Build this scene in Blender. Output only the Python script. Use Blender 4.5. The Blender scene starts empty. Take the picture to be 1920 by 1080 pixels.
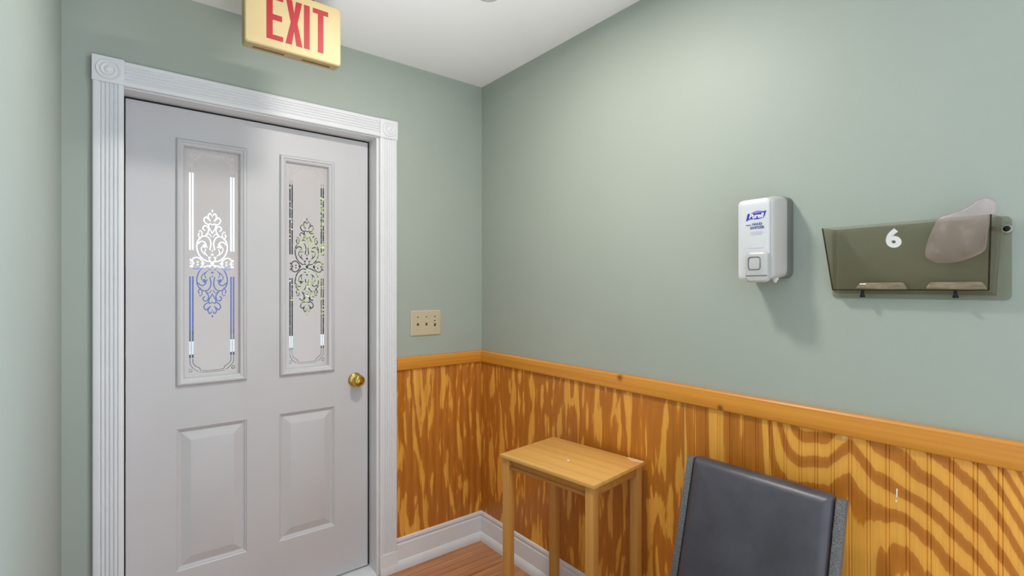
import bpy, bmesh, math, random
import numpy as np
from mathutils import Vector, Matrix, noise as mnoise

S = bpy.context.scene
C = S.collection
random.seed(7)

# ------------------------------------------------------------------ camera, world, light, exposure
cam_d = bpy.data.cameras.new('camera')
cam = bpy.data.objects.new('camera', cam_d)
C.objects.link(cam)
cam.location = (-1.549, -2.235, 1.351)
cam.rotation_euler = (math.pi / 2, 0, -0.6665)
cam_d.sensor_width = 36.0
cam_d.lens = 936.6 / 1920 * 36.0
cam_d.clip_start = 0.02
S.camera = cam

W = bpy.data.worlds.new('overcast_sky')
S.world = W
W.use_nodes = True
_nt = W.node_tree
_bg = _nt.nodes['Background']
_tc = _nt.nodes.new('ShaderNodeTexCoord')
_sp = _nt.nodes.new('ShaderNodeSeparateXYZ')
_rp = _nt.nodes.new('ShaderNodeValToRGB')          # an overcast sky, brighter and bluer towards +x
_rp.color_ramp.elements[0].position, _rp.color_ramp.elements[1].position = 0.25, 0.8
_rp.color_ramp.elements[0].color = (0.42, 0.45, 0.48, 1)
_rp.color_ramp.elements[1].color = (1.35, 1.8, 2.25, 1)
_nt.links.new(_tc.outputs['Generated'], _sp.inputs[0])
_nt.links.new(_sp.outputs['X'], _rp.inputs['Fac'])
_nt.links.new(_rp.outputs['Color'], _bg.inputs[0])
_bg.inputs[1].default_value = 3.0

S.cycles.transparent_max_bounces = 32

S.view_settings.view_transform = 'Standard'
S.view_settings.look = 'None'
S.view_settings.gamma = 1
S.view_settings.use_curve_mapping = False
S.view_settings.exposure = 0.0

LAMP = (-0.78, -1.06, 2.425)
LAMP_W = 16.0

# added fill light, unseen behind the camera, aimed up to brighten the ceiling
fl_d = bpy.data.lights.new('added_ceiling_fill', 'AREA')
fl_d.shape = 'DISK'
fl_d.size = 0.6
fl_d.energy = 3.9
fl_d.spread = math.radians(56)
fl_d.color = (0.97, 0.98, 1.0)
fl = bpy.data.objects.new('added_ceiling_fill', fl_d)
C.objects.link(fl)
fl.location = (-1.15, -2.25, 1.0)
fl.rotation_euler = (Vector((-0.92, -0.9, 2.44)) - fl.location).to_track_quat('-Z', 'Y').to_euler()

# ------------------------------------------------------------------ helpers
def lin(c):
    out = []
    for v in c[:3]:
        v /= 255.0
        out.append(v / 12.92 if v <= 0.04045 else ((v + 0.055) / 1.055) ** 2.4)
    return (*out, 1.0)


def newmat(name):
    m = bpy.data.materials.new(name)
    m.use_nodes = True
    return m, m.node_tree, m.node_tree.nodes['Principled BSDF']


def N(nt, typ, **kw):
    n = nt.nodes.new(typ)
    for k, v in kw.items():
        if k.startswith('i_'):
            n.inputs[k[2:].replace('_', ' ')].default_value = v
        elif k[0] == 'I' and k[1:].isdigit():
            n.inputs[int(k[1:])].default_value = v
        else:
            setattr(n, k, v)
    return n


def L(nt, a, b):
    nt.links.new(a, b)


def pm(name, col, rough=0.5, spec=0.5, metal=0.0, vary=0.04, vscale=6.0, bump=0.0, bscale=200.0, coat=0.0, stretch=(1, 1, 1)):
    """a principled material whose base colour and bump vary by noise"""
    m, nt, p = newmat(name)
    p.inputs['Roughness'].default_value = rough
    p.inputs['Specular IOR Level'].default_value = spec
    p.inputs['Metallic'].default_value = metal
    p.inputs['Coat Weight'].default_value = coat
    p.inputs['Coat Roughness'].default_value = 0.15
    tc = N(nt, 'ShaderNodeTexCoord')
    mp = N(nt, 'ShaderNodeMapping')
    mp.inputs['Scale'].default_value = stretch
    L(nt, tc.outputs['Object'], mp.inputs['Vector'])
    nz = N(nt, 'ShaderNodeTexNoise', i_Scale=vscale, i_Detail=3.0)
    L(nt, mp.outputs[0], nz.inputs['Vector'])
    c = lin(col)
    rp = N(nt, 'ShaderNodeValToRGB')
    e = rp.color_ramp.elements
    e[0].position, e[1].position = 0.3, 0.7
    e[0].color = (*[max(0, v * (1 - vary)) for v in c[:3]], 1)
    e[1].color = (*[min(1, v * (1 + vary)) for v in c[:3]], 1)
    L(nt, nz.outputs['Fac'], rp.inputs['Fac'])
    L(nt, rp.outputs['Color'], p.inputs['Base Color'])
    if bump > 0:
        n2 = N(nt, 'ShaderNodeTexNoise', i_Scale=bscale, i_Detail=2.0)
        L(nt, mp.outputs[0], n2.inputs['Vector'])
        b = N(nt, 'ShaderNodeBump', i_Strength=bump, i_Distance=0.002)
        L(nt, n2.outputs['Fac'], b.inputs['Height'])
        L(nt, b.outputs['Normal'], p.inputs['Normal'])
    return m


def obj(name, bm, mat, parent=None, bevel=0.0, seg=2, smooth=35.0, recalc=True):
    if recalc:
        bmesh.ops.recalc_face_normals(bm, faces=bm.faces[:])
    if bevel > 0:
        es = [e for e in bm.edges if len(e.link_faces) == 2 and e.calc_face_angle(0) > math.radians(30)]
        bmesh.ops.bevel(bm, geom=es, offset=bevel, segments=seg, profile=0.5, affect='EDGES', clamp_overlap=True)
    if smooth:
        for f in bm.faces:
            f.smooth = True
        for e in bm.edges:
            e.smooth = len(e.link_faces) == 2 and e.calc_face_angle(0) < math.radians(smooth)
    me = bpy.data.meshes.new(name)
    bm.to_mesh(me)
    bm.free()
    me.materials.append(mat)
    o = bpy.data.objects.new(name, me)
    C.objects.link(o)
    if parent:
        o.parent = parent
    return o


def tag(o, label, cat=None, group=None, kind=None):
    o['label'] = label
    if cat:
        o['category'] = cat
    if group:
        o['group'] = group
    if kind:
        o['kind'] = kind
    return o


def struct(name, bm, mat, label, cat, **kw):
    return tag(obj(name, bm, mat, **kw), label, cat, kind='structure')


def thing(name, label, cat, loc=(0, 0, 0), rz=0.0, group=None):
    o = bpy.data.objects.new(name, None)
    o.empty_display_size = 0.1
    C.objects.link(o)
    o.location = loc
    o.rotation_euler = (0, 0, rz)
    return tag(o, label, cat, group)


def B():
    return bmesh.new()


def bx(bm, x0, x1, y0, y1, z0, z1):
    v = [bm.verts.new(p) for p in ((x0, y0, z0), (x1, y0, z0), (x1, y1, z0), (x0, y1, z0),
                                   (x0, y0, z1), (x1, y0, z1), (x1, y1, z1), (x0, y1, z1))]
    for f in ((0, 3, 2, 1), (4, 5, 6, 7), (0, 1, 5, 4), (1, 2, 6, 5), (2, 3, 7, 6), (3, 0, 4, 7)):
        bm.faces.new([v[i] for i in f])
    return bm


def loft(bm, loops, closed=True, cap0=True, cap1=True):
    vs = [[bm.verts.new(p) for p in lp] for lp in loops]
    n = len(vs[0])
    for a, b in zip(vs, vs[1:]):
        for i in range(n if closed else n - 1):
            j = (i + 1) % n
            bm.faces.new((a[i], a[j], b[j], b[i]))
    if cap0:
        bm.faces.new(vs[0])
    if cap1:
        bm.faces.new(vs[-1])
    return bm


def lathe(bm, prof, center, axis='z', n=40):
    """prof = [(radius, height along axis)]; a closed skin of revolution"""
    cx, cy, cz = center
    rings = []
    for r, h in prof:
        ring = []
        for i in range(n):
            a = 2 * math.pi * i / n
            u, v = r * math.cos(a), r * math.sin(a)
            p = {'z': (cx + u, cy + v, cz + h), 'y': (cx + u, cy + h, cz + v), 'x': (cx + h, cy + u, cz + v)}[axis]
            ring.append(p)
        rings.append(ring)
    return loft(bm, rings)


def rrect(hw, hh, r, n=6):
    """rounded rectangle outline, counter-clockwise, centred"""
    r = min(r, hw, hh)
    pts = []
    for cx, cy, a0 in ((hw - r, hh - r, 0), (-hw + r, hh - r, 90), (-hw + r, -hh + r, 180), (hw - r, -hh + r, 270)):
        for i in range(n + 1):
            a = math.radians(a0 + 90 * i / n)
            pts.append((cx + r * math.cos(a), cy + r * math.sin(a)))
    return pts


def ring_profile(bm, x0, x1, z0, z1, prof, cap=False):
    """rectangular moulding in an x-z plane: prof = [(inset from the outer rectangle, y)]"""
    loops = [[(x0 + i, y, z0 + i), (x1 - i, y, z0 + i), (x1 - i, y, z1 - i), (x0 + i, y, z1 - i)] for i, y in prof]
    return loft(bm, loops, cap0=False, cap1=cap)


# ------------------------------------------------------------------ materials
def m_paint(name, col, rough=0.5, spec=0.4):
    return pm(name, col, rough=rough, spec=spec, vary=0.025, vscale=2.0, bump=0.05, bscale=350)


M_wall = m_paint('sage_paint', (160, 168, 158), rough=0.5, spec=0.4)
M_ceil = m_paint('ceiling_paint', (240, 240, 240), rough=0.8, spec=0.2)
M_white = pm('white_trim_paint', (222, 222, 224), rough=0.38, spec=0.45, vary=0.02, bump=0.02)
M_door = pm('door_paint', (200, 198, 200), rough=0.42, spec=0.45, vary=0.02, bump=0.03, bscale=120)
M_black = pm('weather_strip_rubber', (26, 25, 26), rough=0.7)
M_brass = pm('polished_brass', (205, 176, 92), rough=0.18, metal=1.0, vary=0.1, vscale=40)
M_ivory = pm('ivory_plastic', (192, 178, 149), rough=0.35, vary=0.02)
M_ivory_lt = pm('pale_ivory_plastic', (228, 216, 186), rough=0.3, vary=0.02)
M_slot = pm('dark_slot', (70, 56, 34), rough=0.8)
M_cream = pm('aged_cream_plastic', (170, 151, 110), rough=0.5, spec=0.25, vary=0.05, vscale=9)
M_creamslot = pm('brown_vent_slot', (120, 84, 40), rough=0.7)
M_red = pm('exit_red', (142, 28, 34), rough=0.5, spec=0.25, vary=0.05, vscale=20)
M_greyplastic = pm('light_grey_plastic', (184, 181, 175), rough=0.22, vary=0.02, coat=0.3)
M_panelwhite = pm('white_plastic', (208, 209, 211), rough=0.25, vary=0.02)
M_backgrey = pm('dark_grey_plastic', (108, 108, 104), rough=0.4, vary=0.03)
M_lever = pm('silver_grey_plastic', (186, 186, 184), rough=0.2, vary=0.02, coat=0.3)
M_leverdk = pm('recess_grey_plastic', (112, 112, 110), rough=0.15, vary=0.15, vscale=60)
M_logo = pm('logo_blue', (58, 58, 168), rough=0.3)
M_logop = pm('logo_purple', (150, 120, 200), rough=0.3)
M_ink = pm('blue_ink', (92, 104, 158), rough=0.4)
M_inkpale = pm('pale_ink', (190, 184, 200), rough=0.4)
M_lens = None
M_sticker = pm('white_vinyl', (238, 238, 236), rough=0.35)
M_pin = pm('black_steel', (22, 22, 24), rough=0.3, metal=0.6)
M_concrete = pm('pale_concrete', (176, 172, 166), rough=0.9, vary=0.12, vscale=3)
M_asphalt = pm('asphalt', (96, 96, 98), rough=0.95, vary=0.15, vscale=8)
M_vinyl = None


def m_vinyl():
    m, nt, p = newmat('charcoal_vinyl')
    tc = N(nt, 'ShaderNodeTexCoord')
    n1 = N(nt, 'ShaderNodeTexNoise', i_Scale=7.0, i_Detail=4.0)
    L(nt, tc.outputs['Object'], n1.inputs['Vector'])
    rp = N(nt, 'ShaderNodeValToRGB')
    rp.color_ramp.elements[0].position, rp.color_ramp.elements[1].position = 0.35, 0.7
    rp.color_ramp.elements[0].color = lin((62, 60, 66))
    rp.color_ramp.elements[1].color = lin((80, 78, 88))
    L(nt, n1.outputs['Fac'], rp.inputs['Fac'])
    L(nt, rp.outputs['Color'], p.inputs['Base Color'])
    p.inputs['Roughness'].default_value = 0.35
    p.inputs['Specular IOR Level'].default_value = 0.55
    n2 = N(nt, 'ShaderNodeTexNoise', i_Scale=5.0, i_Detail=3.0, i_Distortion=0.8)
    L(nt, tc.outputs['Object'], n2.inputs['Vector'])
    v = N(nt, 'ShaderNodeTexVoronoi', i_Scale=420.0)
    L(nt, tc.outputs['Object'], v.inputs['Vector'])
    b1 = N(nt, 'ShaderNodeBump', i_Strength=0.35, i_Distance=0.01)
    L(nt, n2.outputs['Fac'], b1.inputs['Height'])
    b2 = N(nt, 'ShaderNodeBump', i_Strength=0.12, i_Distance=0.001)
    L(nt, v.outputs['Distance'], b2.inputs['Height'])
    L(nt, b1.outputs['Normal'], b2.inputs['Normal'])
    L(nt, b2.outputs['Normal'], p.inputs['Normal'])
    return m


def m_speckle():
    m, nt, p = newmat('grey_hammered_frame')
    tc = N(nt, 'ShaderNodeTexCoord')
    n1 = N(nt, 'ShaderNodeTexNoise', i_Scale=480.0, i_Detail=2.0)
    L(nt, tc.outputs['Object'], n1.inputs['Vector'])
    rp = N(nt, 'ShaderNodeValToRGB')
    rp.color_ramp.elements[0].position, rp.color_ramp.elements[1].position = 0.38, 0.62
    rp.color_ramp.elements[0].color = lin((70, 70, 72))
    rp.color_ramp.elements[1].color = lin((124, 124, 125))
    L(nt, n1.outputs['Fac'], rp.inputs['Fac'])
    L(nt, rp.outputs['Color'], p.inputs['Base Color'])
    p.inputs['Roughness'].default_value = 0.45
    b = N(nt, 'ShaderNodeBump', i_Strength=0.4, i_Distance=0.001)
    L(nt, n1.outputs['Fac'], b.inputs['Height'])
    L(nt, b.outputs['Normal'], p.inputs['Normal'])
    return m


def mathn(nt, op, a, b=None, c=None):
    n = N(nt, 'ShaderNodeMath', operation=op)
    for i, v in enumerate((a, b, c)):
        if v is None:
            continue
        if isinstance(v, (int, float)):
            n.inputs[i].default_value = v
        else:
            L(nt, v, n.inputs[i])
    return n.outputs[0]


def m_fir(name, a_sc, z_sc, freq, light, dark, arc=None, amp=1.0, seed=0.0):
    """rotary-cut fir plywood: hard-edged flame figure running up the sheet under a gloss varnish.
    arc = (a0, z0, k, cycles per metre): nested arches instead of free flames"""
    m, nt, p = newmat(name)
    tc = N(nt, 'ShaderNodeTexCoord')
    sp = N(nt, 'ShaderNodeSeparateXYZ')
    L(nt, tc.outputs['Object'], sp.inputs[0])
    a = mathn(nt, 'SUBTRACT', sp.outputs[0], sp.outputs[1])
    z = sp.outputs[2]

    def vec(sa, sz, s):
        cb = N(nt, 'ShaderNodeCombineXYZ')
        L(nt, mathn(nt, 'MULTIPLY', a, sa), cb.inputs[0])
        L(nt, mathn(nt, 'MULTIPLY', z, sz), cb.inputs[1])
        cb.inputs[2].default_value = s
        return cb.outputs[0]
    n1 = N(nt, 'ShaderNodeTexNoise', i_Scale=1.0, i_Detail=3.0, i_Roughness=0.5, i_Distortion=0.35)
    L(nt, vec(a_sc, z_sc, seed), n1.inputs['Vector'])
    ph = mathn(nt, 'MULTIPLY', n1.outputs['Fac'], freq)
    jag = N(nt, 'ShaderNodeTexNoise', i_Scale=1.0, i_Detail=2.0)
    L(nt, vec(150.0, 7.0, seed + 5), jag.inputs['Vector'])
    ph = mathn(nt, 'MULTIPLY_ADD', jag.outputs['Fac'], 0.9, ph)
    if arc:
        a0, z0, k, cyc = arc
        d = mathn(nt, 'SUBTRACT', a, a0)
        d2 = mathn(nt, 'MULTIPLY', d, d)
        q = mathn(nt, 'MULTIPLY_ADD', d2, k, z)
        q = mathn(nt, 'MULTIPLY_ADD', mathn(nt, 'MULTIPLY', d2, d2), 12.0, q)
        pk = mathn(nt, 'MAXIMUM', mathn(nt, 'MULTIPLY_ADD', mathn(nt, 'ABSOLUTE', d), -1 / 0.055, 1.0), 0.0)
        q = mathn(nt, 'MULTIPLY_ADD', pk, -0.045, q)
        F = q
        q = mathn(nt, 'SUBTRACT', q, z0)
        # the arches crowd at the crest and widen below it; they give way to flames on the near side of the sheet
        q = mathn(nt, 'MAXIMUM', mathn(nt, 'MULTIPLY_ADD', q, 1 / 0.66, 1.0), 0.0)
        q = mathn(nt, 'MULTIPLY', mathn(nt, 'POWER', q, 2.4), cyc)
        q = mathn(nt, 'MULTIPLY_ADD', ph, amp, q)
        mr = N(nt, 'ShaderNodeMapRange', interpolation_type='SMOOTHSTEP')
        mr.inputs['From Min'].default_value = a0 - 0.26
        mr.inputs['From Max'].default_value = a0 - 0.10
        L(nt, a, mr.inputs['Value'])
        fl = N(nt, 'ShaderNodeTexNoise', i_Scale=1.0, i_Detail=2.2, i_Distortion=0.25)
        L(nt, vec(10.0, 1.1, seed + 7), fl.inputs['Vector'])
        fp_ = mathn(nt, 'MULTIPLY_ADD', jag.outputs['Fac'], 0.9, mathn(nt, 'MULTIPLY', fl.outputs['Fac'], 16.0))
        mm = N(nt, 'ShaderNodeMix', data_type='FLOAT')
        mz = N(nt, 'ShaderNodeMapRange', interpolation_type='SMOOTHSTEP')
        mz.inputs['From Min'].default_value = z0 - 0.42
        mz.inputs['From Max'].default_value = z0 - 0.06
        L(nt, F, mz.inputs['Value'])
        L(nt, mathn(nt, 'MULTIPLY', mr.outputs[0], mz.outputs[0]), mm.inputs[0])
        L(nt, fp_, mm.inputs[2])
        L(nt, q, mm.inputs[3])
        ph = mm.outputs[0]
    s = mathn(nt, 'SINE', ph)
    rp = N(nt, 'ShaderNodeValToRGB')
    e = rp.color_ramp.elements
    e[0].position, e[1].position = 0.50, 0.63
    e[0].color, e[1].color = lin(light), lin(dark)
    x = e.new(1.0)
    x.color = lin(tuple(int(v * 0.93) for v in dark))
    x = e.new(0.0)
    x.color = lin(tuple(min(255, int(v * 1.04)) for v in light))
    L(nt, mathn(nt, 'MULTIPLY_ADD', s, 0.5, 0.5), rp.inputs['Fac'])
    fib = N(nt, 'ShaderNodeTexNoise', i_Scale=1.0, i_Detail=3.0)
    L(nt, vec(260.0, 5.0, seed + 9), fib.inputs['Vector'])
    sw = N(nt, 'ShaderNodeTexNoise', i_Scale=1.0, i_Detail=1.0)
    L(nt, vec(4.0, 2.0, seed + 20), sw.inputs['Vector'])
    f = mathn(nt, 'MULTIPLY_ADD', fib.outputs['Fac'], 0.28, 0.72)
    f = mathn(nt, 'MULTIPLY', f, mathn(nt, 'MULTIPLY_ADD', sw.outputs['Fac'], 0.4, 0.95))
    mx = N(nt, 'ShaderNodeMix', data_type='RGBA', blend_type='MULTIPLY')
    mx.inputs[0].default_value = 1.0
    L(nt, rp.outputs['Color'], mx.inputs[6])
    cb = N(nt, 'ShaderNodeCombineColor')
    for i in range(3):
        L(nt, f, cb.inputs[i])
    L(nt, cb.outputs[0], mx.inputs[7])
    L(nt, mx.outputs[2], p.inputs['Base Color'])
    p.inputs['Roughness'].default_value = 0.45
    p.inputs['Specular IOR Level'].default_value = 0.3
    p.inputs['Coat Weight'].default_value = 0.35
    p.inputs['Coat Roughness'].default_value = 0.22
    return m


def m_wood(name, light, dark, axis='x', fine=180.0, long=3.0, rough=0.4, coat=0.2, knots=()):
    m, nt, p = newmat(name)
    tc = N(nt, 'ShaderNodeTexCoord')
    mp = N(nt, 'ShaderNodeMapping')
    sc = {'x': (long, fine, fine), 'y': (fine, long, fine), 'z': (fine, fine, long)}[axis]
    mp.inputs['Scale'].default_value = sc
    L(nt, tc.outputs['Object'], mp.inputs['Vector'])
    n1 = N(nt, 'ShaderNodeTexNoise', i_Scale=0.35, i_Detail=4.0, i_Roughness=0.6, i_Distortion=0.3)
    L(nt, mp.outputs[0], n1.inputs['Vector'])
    rp = N(nt, 'ShaderNodeValToRGB')
    e = rp.color_ramp.elements
    e[0].position, e[1].position = 0.3, 0.7
    e[0].color, e[1].color = lin(dark), lin(light)
    L(nt, n1.outputs['Fac'], rp.inputs['Fac'])
    col = rp.outputs['Color']
    for (k, r) in knots:
        d = N(nt, 'ShaderNodeVectorMath', operation='DISTANCE')
        L(nt, tc.outputs['Object'], d.inputs[0])
        d.inputs[1].default_value = k
        mr = N(nt, 'ShaderNodeMapRange')
        mr.inputs['From Min'].default_value = r * 0.4
        mr.inputs['From Max'].default_value = r * 1.6
        mr.inputs['To Min'].default_value = 0.8
        mr.inputs['To Max'].default_value = 0.0
        L(nt, d.outputs['Value'], mr.inputs['Value'])
        mx = N(nt, 'ShaderNodeMix', data_type='RGBA')
        L(nt, mr.outputs[0], mx.inputs[0])
        L(nt, col, mx.inputs[6])
        mx.inputs[7].default_value = lin((96, 48, 20))
        col = mx.outputs[2]
    L(nt, col, p.inputs['Base Color'])
    p.inputs['Roughness'].default_value = rough
    p.inputs['Specular IOR Level'].default_value = 0.4
    p.inputs['Coat Weight'].default_value = coat
    p.inputs['Coat Roughness'].default_value = 0.2
    return m


def m_laminate():
    m, nt, p = newmat('laminate_planks')
    tc = N(nt, 'ShaderNodeTexCoord')
    br = N(nt, 'ShaderNodeTexBrick', offset=0.4, i_Scale=1.0)
    br.inputs['Brick Width'].default_value = 1.2
    br.inputs['Row Height'].default_value = 0.09
    br.inputs['Mortar Size'].default_value = 0.0008
    br.inputs['Color1'].default_value = lin((214, 156, 104))
    br.inputs['Color2'].default_value = lin((200, 138, 90))
    br.inputs['Mortar'].default_value = lin((92, 52, 34))
    L(nt, tc.outputs['Object'], br.inputs['Vector'])
    mp = N(nt, 'ShaderNodeMapping')
    mp.inputs['Scale'].default_value = (1.6, 55, 1)
    L(nt, tc.outputs['Object'], mp.inputs['Vector'])
    nz = N(nt, 'ShaderNodeTexNoise', i_Scale=1.0, i_Detail=4.0, i_Roughness=0.65, i_Distortion=0.4)
    L(nt, mp.outputs[0], nz.inputs['Vector'])
    rp = N(nt, 'ShaderNodeValToRGB')
    rp.color_ramp.elements[0].position, rp.color_ramp.elements[1].position = 0.32, 0.7
    rp.color_ramp.elements[0].color = (0.52, 0.45, 0.42, 1)
    rp.color_ramp.elements[1].color = (1.12, 1.12, 1.12, 1)
    L(nt, nz.outputs['Fac'], rp.inputs['Fac'])
    mx = N(nt, 'ShaderNodeMix', data_type='RGBA', blend_type='MULTIPLY')
    mx.inputs[0].default_value = 1.0
    L(nt, br.outputs['Color'], mx.inputs[6])
    L(nt, rp.outputs['Color'], mx.inputs[7])
    L(nt, mx.outputs[2], p.inputs['Base Color'])
    p.inputs['Roughness'].default_value = 0.35
    return m


def m_see_through(name, tint, gloss=0.08, rough=0.05, haze=0.0, hazecol=(200, 195, 180)):
    """thin clear sheet: tinted straight-through light, a fresnel reflection and some surface haze"""
    m, nt, p = newmat(name)
    out = nt.nodes['Material Output']
    nt.nodes.remove(p)
    tr = N(nt, 'ShaderNodeBsdfTransparent')
    tr.inputs[0].default_value = (*tint, 1)
    gl = N(nt, 'ShaderNodeBsdfGlossy')
    gl.inputs['Roughness'].default_value = rough
    fr = N(nt, 'ShaderNodeFresnel')
    fr.inputs['IOR'].default_value = 1.45
    last = tr.outputs[0]
    if haze > 0:
        df = N(nt, 'ShaderNodeBsdfDiffuse')
        df.inputs[0].default_value = lin(hazecol)
        nz = N(nt, 'ShaderNodeTexNoise', i_Scale=3.0)
        mh = N(nt, 'ShaderNodeMixShader')
        L(nt, mathn(nt, 'MULTIPLY', nz.outputs['Fac'], haze * 2), mh.inputs[0])
        L(nt, last, mh.inputs[1])
        L(nt, df.outputs[0], mh.inputs[2])
        last = mh.outputs[0]
    mx = N(nt, 'ShaderNodeMixShader')
    L(nt, mathn(nt, 'MULTIPLY', fr.outputs[0], gloss / 0.04 * 0.5), mx.inputs[0])
    L(nt, last, mx.inputs[1])
    L(nt, gl.outputs[0], mx.inputs[2])
    L(nt, mx.outputs[0], out.inputs['Surface'])
    return m


def m_frost():
    m, nt, p = newmat('etched_frost')
    out = nt.nodes['Material Output']
    nt.nodes.remove(p)
    tl = N(nt, 'ShaderNodeBsdfTranslucent')
    df = N(nt, 'ShaderNodeBsdfDiffuse')
    tc = N(nt, 'ShaderNodeTexCoord')
    nz = N(nt, 'ShaderNodeTexNoise', i_Scale=5.0)
    L(nt, tc.outputs['Object'], nz.inputs['Vector'])
    rp = N(nt, 'ShaderNodeValToRGB')
    rp.color_ramp.elements[0].color = lin((226, 216, 212))
    rp.color_ramp.elements[1].color = lin((232, 224, 220))
    L(nt, nz.outputs['Fac'], rp.inputs['Fac'])
    L(nt, rp.outputs['Color'], tl.inputs[0])
    L(nt, rp.outputs['Color'], df.inputs[0])
    mx = N(nt, 'ShaderNodeMixShader')
    mx.inputs[0].default_value = 0.5
    L(nt, tl.outputs[0], mx.inputs[1])
    L(nt, df.outputs[0], mx.inputs[2])
    gl = N(nt, 'ShaderNodeBsdfGlossy')
    gl.inputs['Roughness'].default_value = 0.3
    m2 = N(nt, 'ShaderNodeMixShader')
    m2.inputs[0].default_value = 0.05
    L(nt, mx.outputs[0], m2.inputs[1])
    L(nt, gl.outputs[0], m2.inputs[2])
    L(nt, m2.outputs[0], out.inputs['Surface'])
    return m


M_vinyl = m_vinyl()
M_speckle = m_speckle()
M_floor = m_laminate()
FL, FD = (224, 160, 66), (194, 118, 36)
M_fir_door = m_fir('fir_plywood_by_door', 19.0, 3.0, 15.0, FL, FD, seed=1.3)
M_fir_corner = m_fir('fir_plywood_corner_sheet', 20.0, 3.0, 15.0, FL, FD, seed=4.1)
M_fir_right = m_fir('fir_plywood_cathedral_sheet', 4.5, 1.7, 13.0, FL, FD, arc=(1.735, 0.985, 1.1, 24.0), amp=1.0, seed=2.2)
M_rail_x = m_wood('varnished_pine_rail', (218, 150, 58), (200, 128, 42), 'x', rough=0.35)
M_rail_y = m_wood('varnished_pine_rail_long', (218, 150, 58), (198, 126, 42), 'y', rough=0.35,
                  knots=(((-0.024, -0.97, 1.004), 0.012), ((-0.024, -1.382, 0.963), 0.009)))
M_oak = m_wood('light_beech_veneer', (222, 172, 98), (204, 150, 76), 'y', fine=90, long=2.5, rough=0.4, coat=0.15)
M_oak_leg = m_wood('beech_leg', (204, 148, 76), (184, 126, 58), 'z', fine=120, long=3, rough=0.45, coat=0.1)
M_oak_edge = m_wood('beech_edge', (186, 128, 60), (164, 106, 44), 'y', fine=120, long=3, rough=0.45, coat=0.1)
M_glass = m_see_through('clear_glass', (0.97, 0.98, 0.98), gloss=0.06, rough=0.02)
M_smoke = m_see_through('smoked_acrylic', (0.925, 0.91, 0.87), gloss=0.04, rough=0.06, haze=0.03, hazecol=(160, 152, 132))
M_clearplastic = m_see_through('clear_acrylic', (0.95, 0.94, 0.92), gloss=0.08, rough=0.08, haze=0.55, hazecol=(226, 214, 196))
M_bag = m_see_through('pale_pink_film', (0.95, 0.91, 0.92), gloss=0.05, rough=0.3, haze=0.24, hazecol=(232, 216, 218))
M_frost = m_frost()
M_chip = pm('bare_white_chip', (240, 234, 222), rough=0.7)
M_pale = pm('pale_wood_gap', (222, 186, 132), rough=0.6)

# ------------------------------------------------------------------ room shell
X0, X1 = -1.70, 0.0            # left and right wall faces
YB, YR = 0.0, -2.4             # door wall face, end of the passage behind the viewer
H = 2.44
DX0, DX1, DZ1 = -1.553, -0.586, 2.068   # rough opening of the door

b = B()
bx(b, X0 - 0.1, DX0, 0.0, 0.14, 0, H)
bx(b, DX1, X1 + 0.1, 0.0, 0.14, 0, H)
bx(b, DX0, DX1, 0.0, 0.14, DZ1, H)
struct('wall_back', b, M_wall, 'sage green wall around the white front door', 'wall')
struct('wall_right', bx(B(), 0, 0.1, -2.12, 0.0, 0, H), M_wall, 'sage green wall with dispenser and file holder above wood wainscot', 'wall')
struct('wall_left', bx(B(), X0 - 0.1, X0, YR, 0.0, 0, H), M_wall, 'pale sage wall at far left beside door casing', 'wall')
struct('ceiling', bx(B(), X0 - 0.1, 0.1, YR, 0.14, H, H + 0.1), M_ceil, 'flat white ceiling above the door', 'ceiling')
struct('floor', bx(B(), X0 - 0.1, 0.1, YR, 0.14, -0.1, 0), M_floor, 'reddish brown laminate plank floor', 'floor')


# wainscot: beaded fir plywood sheets
def bead_profile(a0, a1, deep, base=0.010):
    """(along, depth) points with a double bead every 41.5 mm"""
    pts = [(a0, base)]
    per = 0.0415
    k = math.ceil((a0 + 0.012) / per)
    while k * per < a1 - 0.012:
        c = k * per
        pts += [(c - 0.0050, base), (c - 0.0040, base - deep), (c - 0.0022, base - 0.25 * deep),
                (c, base - 0.0002), (c + 0.0022, base - 0.25 * deep), (c + 0.0040, base - deep), (c + 0.0050, base)]
        k += 1
    pts.append((a1, base))
    return pts


def wainscot(name, a0, a1, side, mat, label, deep, z0=0.0, z1=0.99):
    pr = bead_profile(a0, a1, deep) + [(a1, 0.0), (a0, 0.0)]
    if side == 'right':
        lo = [(-d, -a, z0) for a, d in pr]
        hi = [(-d, -a, z1) for a, d in pr]
    else:
        lo = [(-a, -d, z0) for a, d in pr]
        hi = [(-a, -d, z1) for a, d in pr]
    b = loft(B(), [lo, hi])
    return struct(name, b, mat, label, 'wainscot')


wainscot('trim_1', 0.011, 0.504, 'back', M_fir_door, 'varnished plywood wainscot between door casing and corner', 0.0007)
w2 = wainscot('trim_2', 0.0, 1.2425, 'right', M_fir_corner, 'varnished beadboard sheet behind the small wooden table', 0.0013)
w3 = wainscot('trim_3', 1.2455, 2.12, 'right', M_fir_right, 'varnished beadboard sheet with arched grain behind the chair', 0.0025)
obj('seam', bx(B(), -0.0085, -0.0004, -1.2453, -1.2427, 0.0, 0.955), M_pale, w3)


def chip(name, pts, x, mat, parent):
    """a little flake standing on a wall face: outline in (y, z)"""
    b = loft(B(), [[(x, y, z) for y, z in pts], [(x - 0.0008, y, z) for y, z in pts]])
    return obj(name, b, mat, parent, smooth=0)


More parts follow.
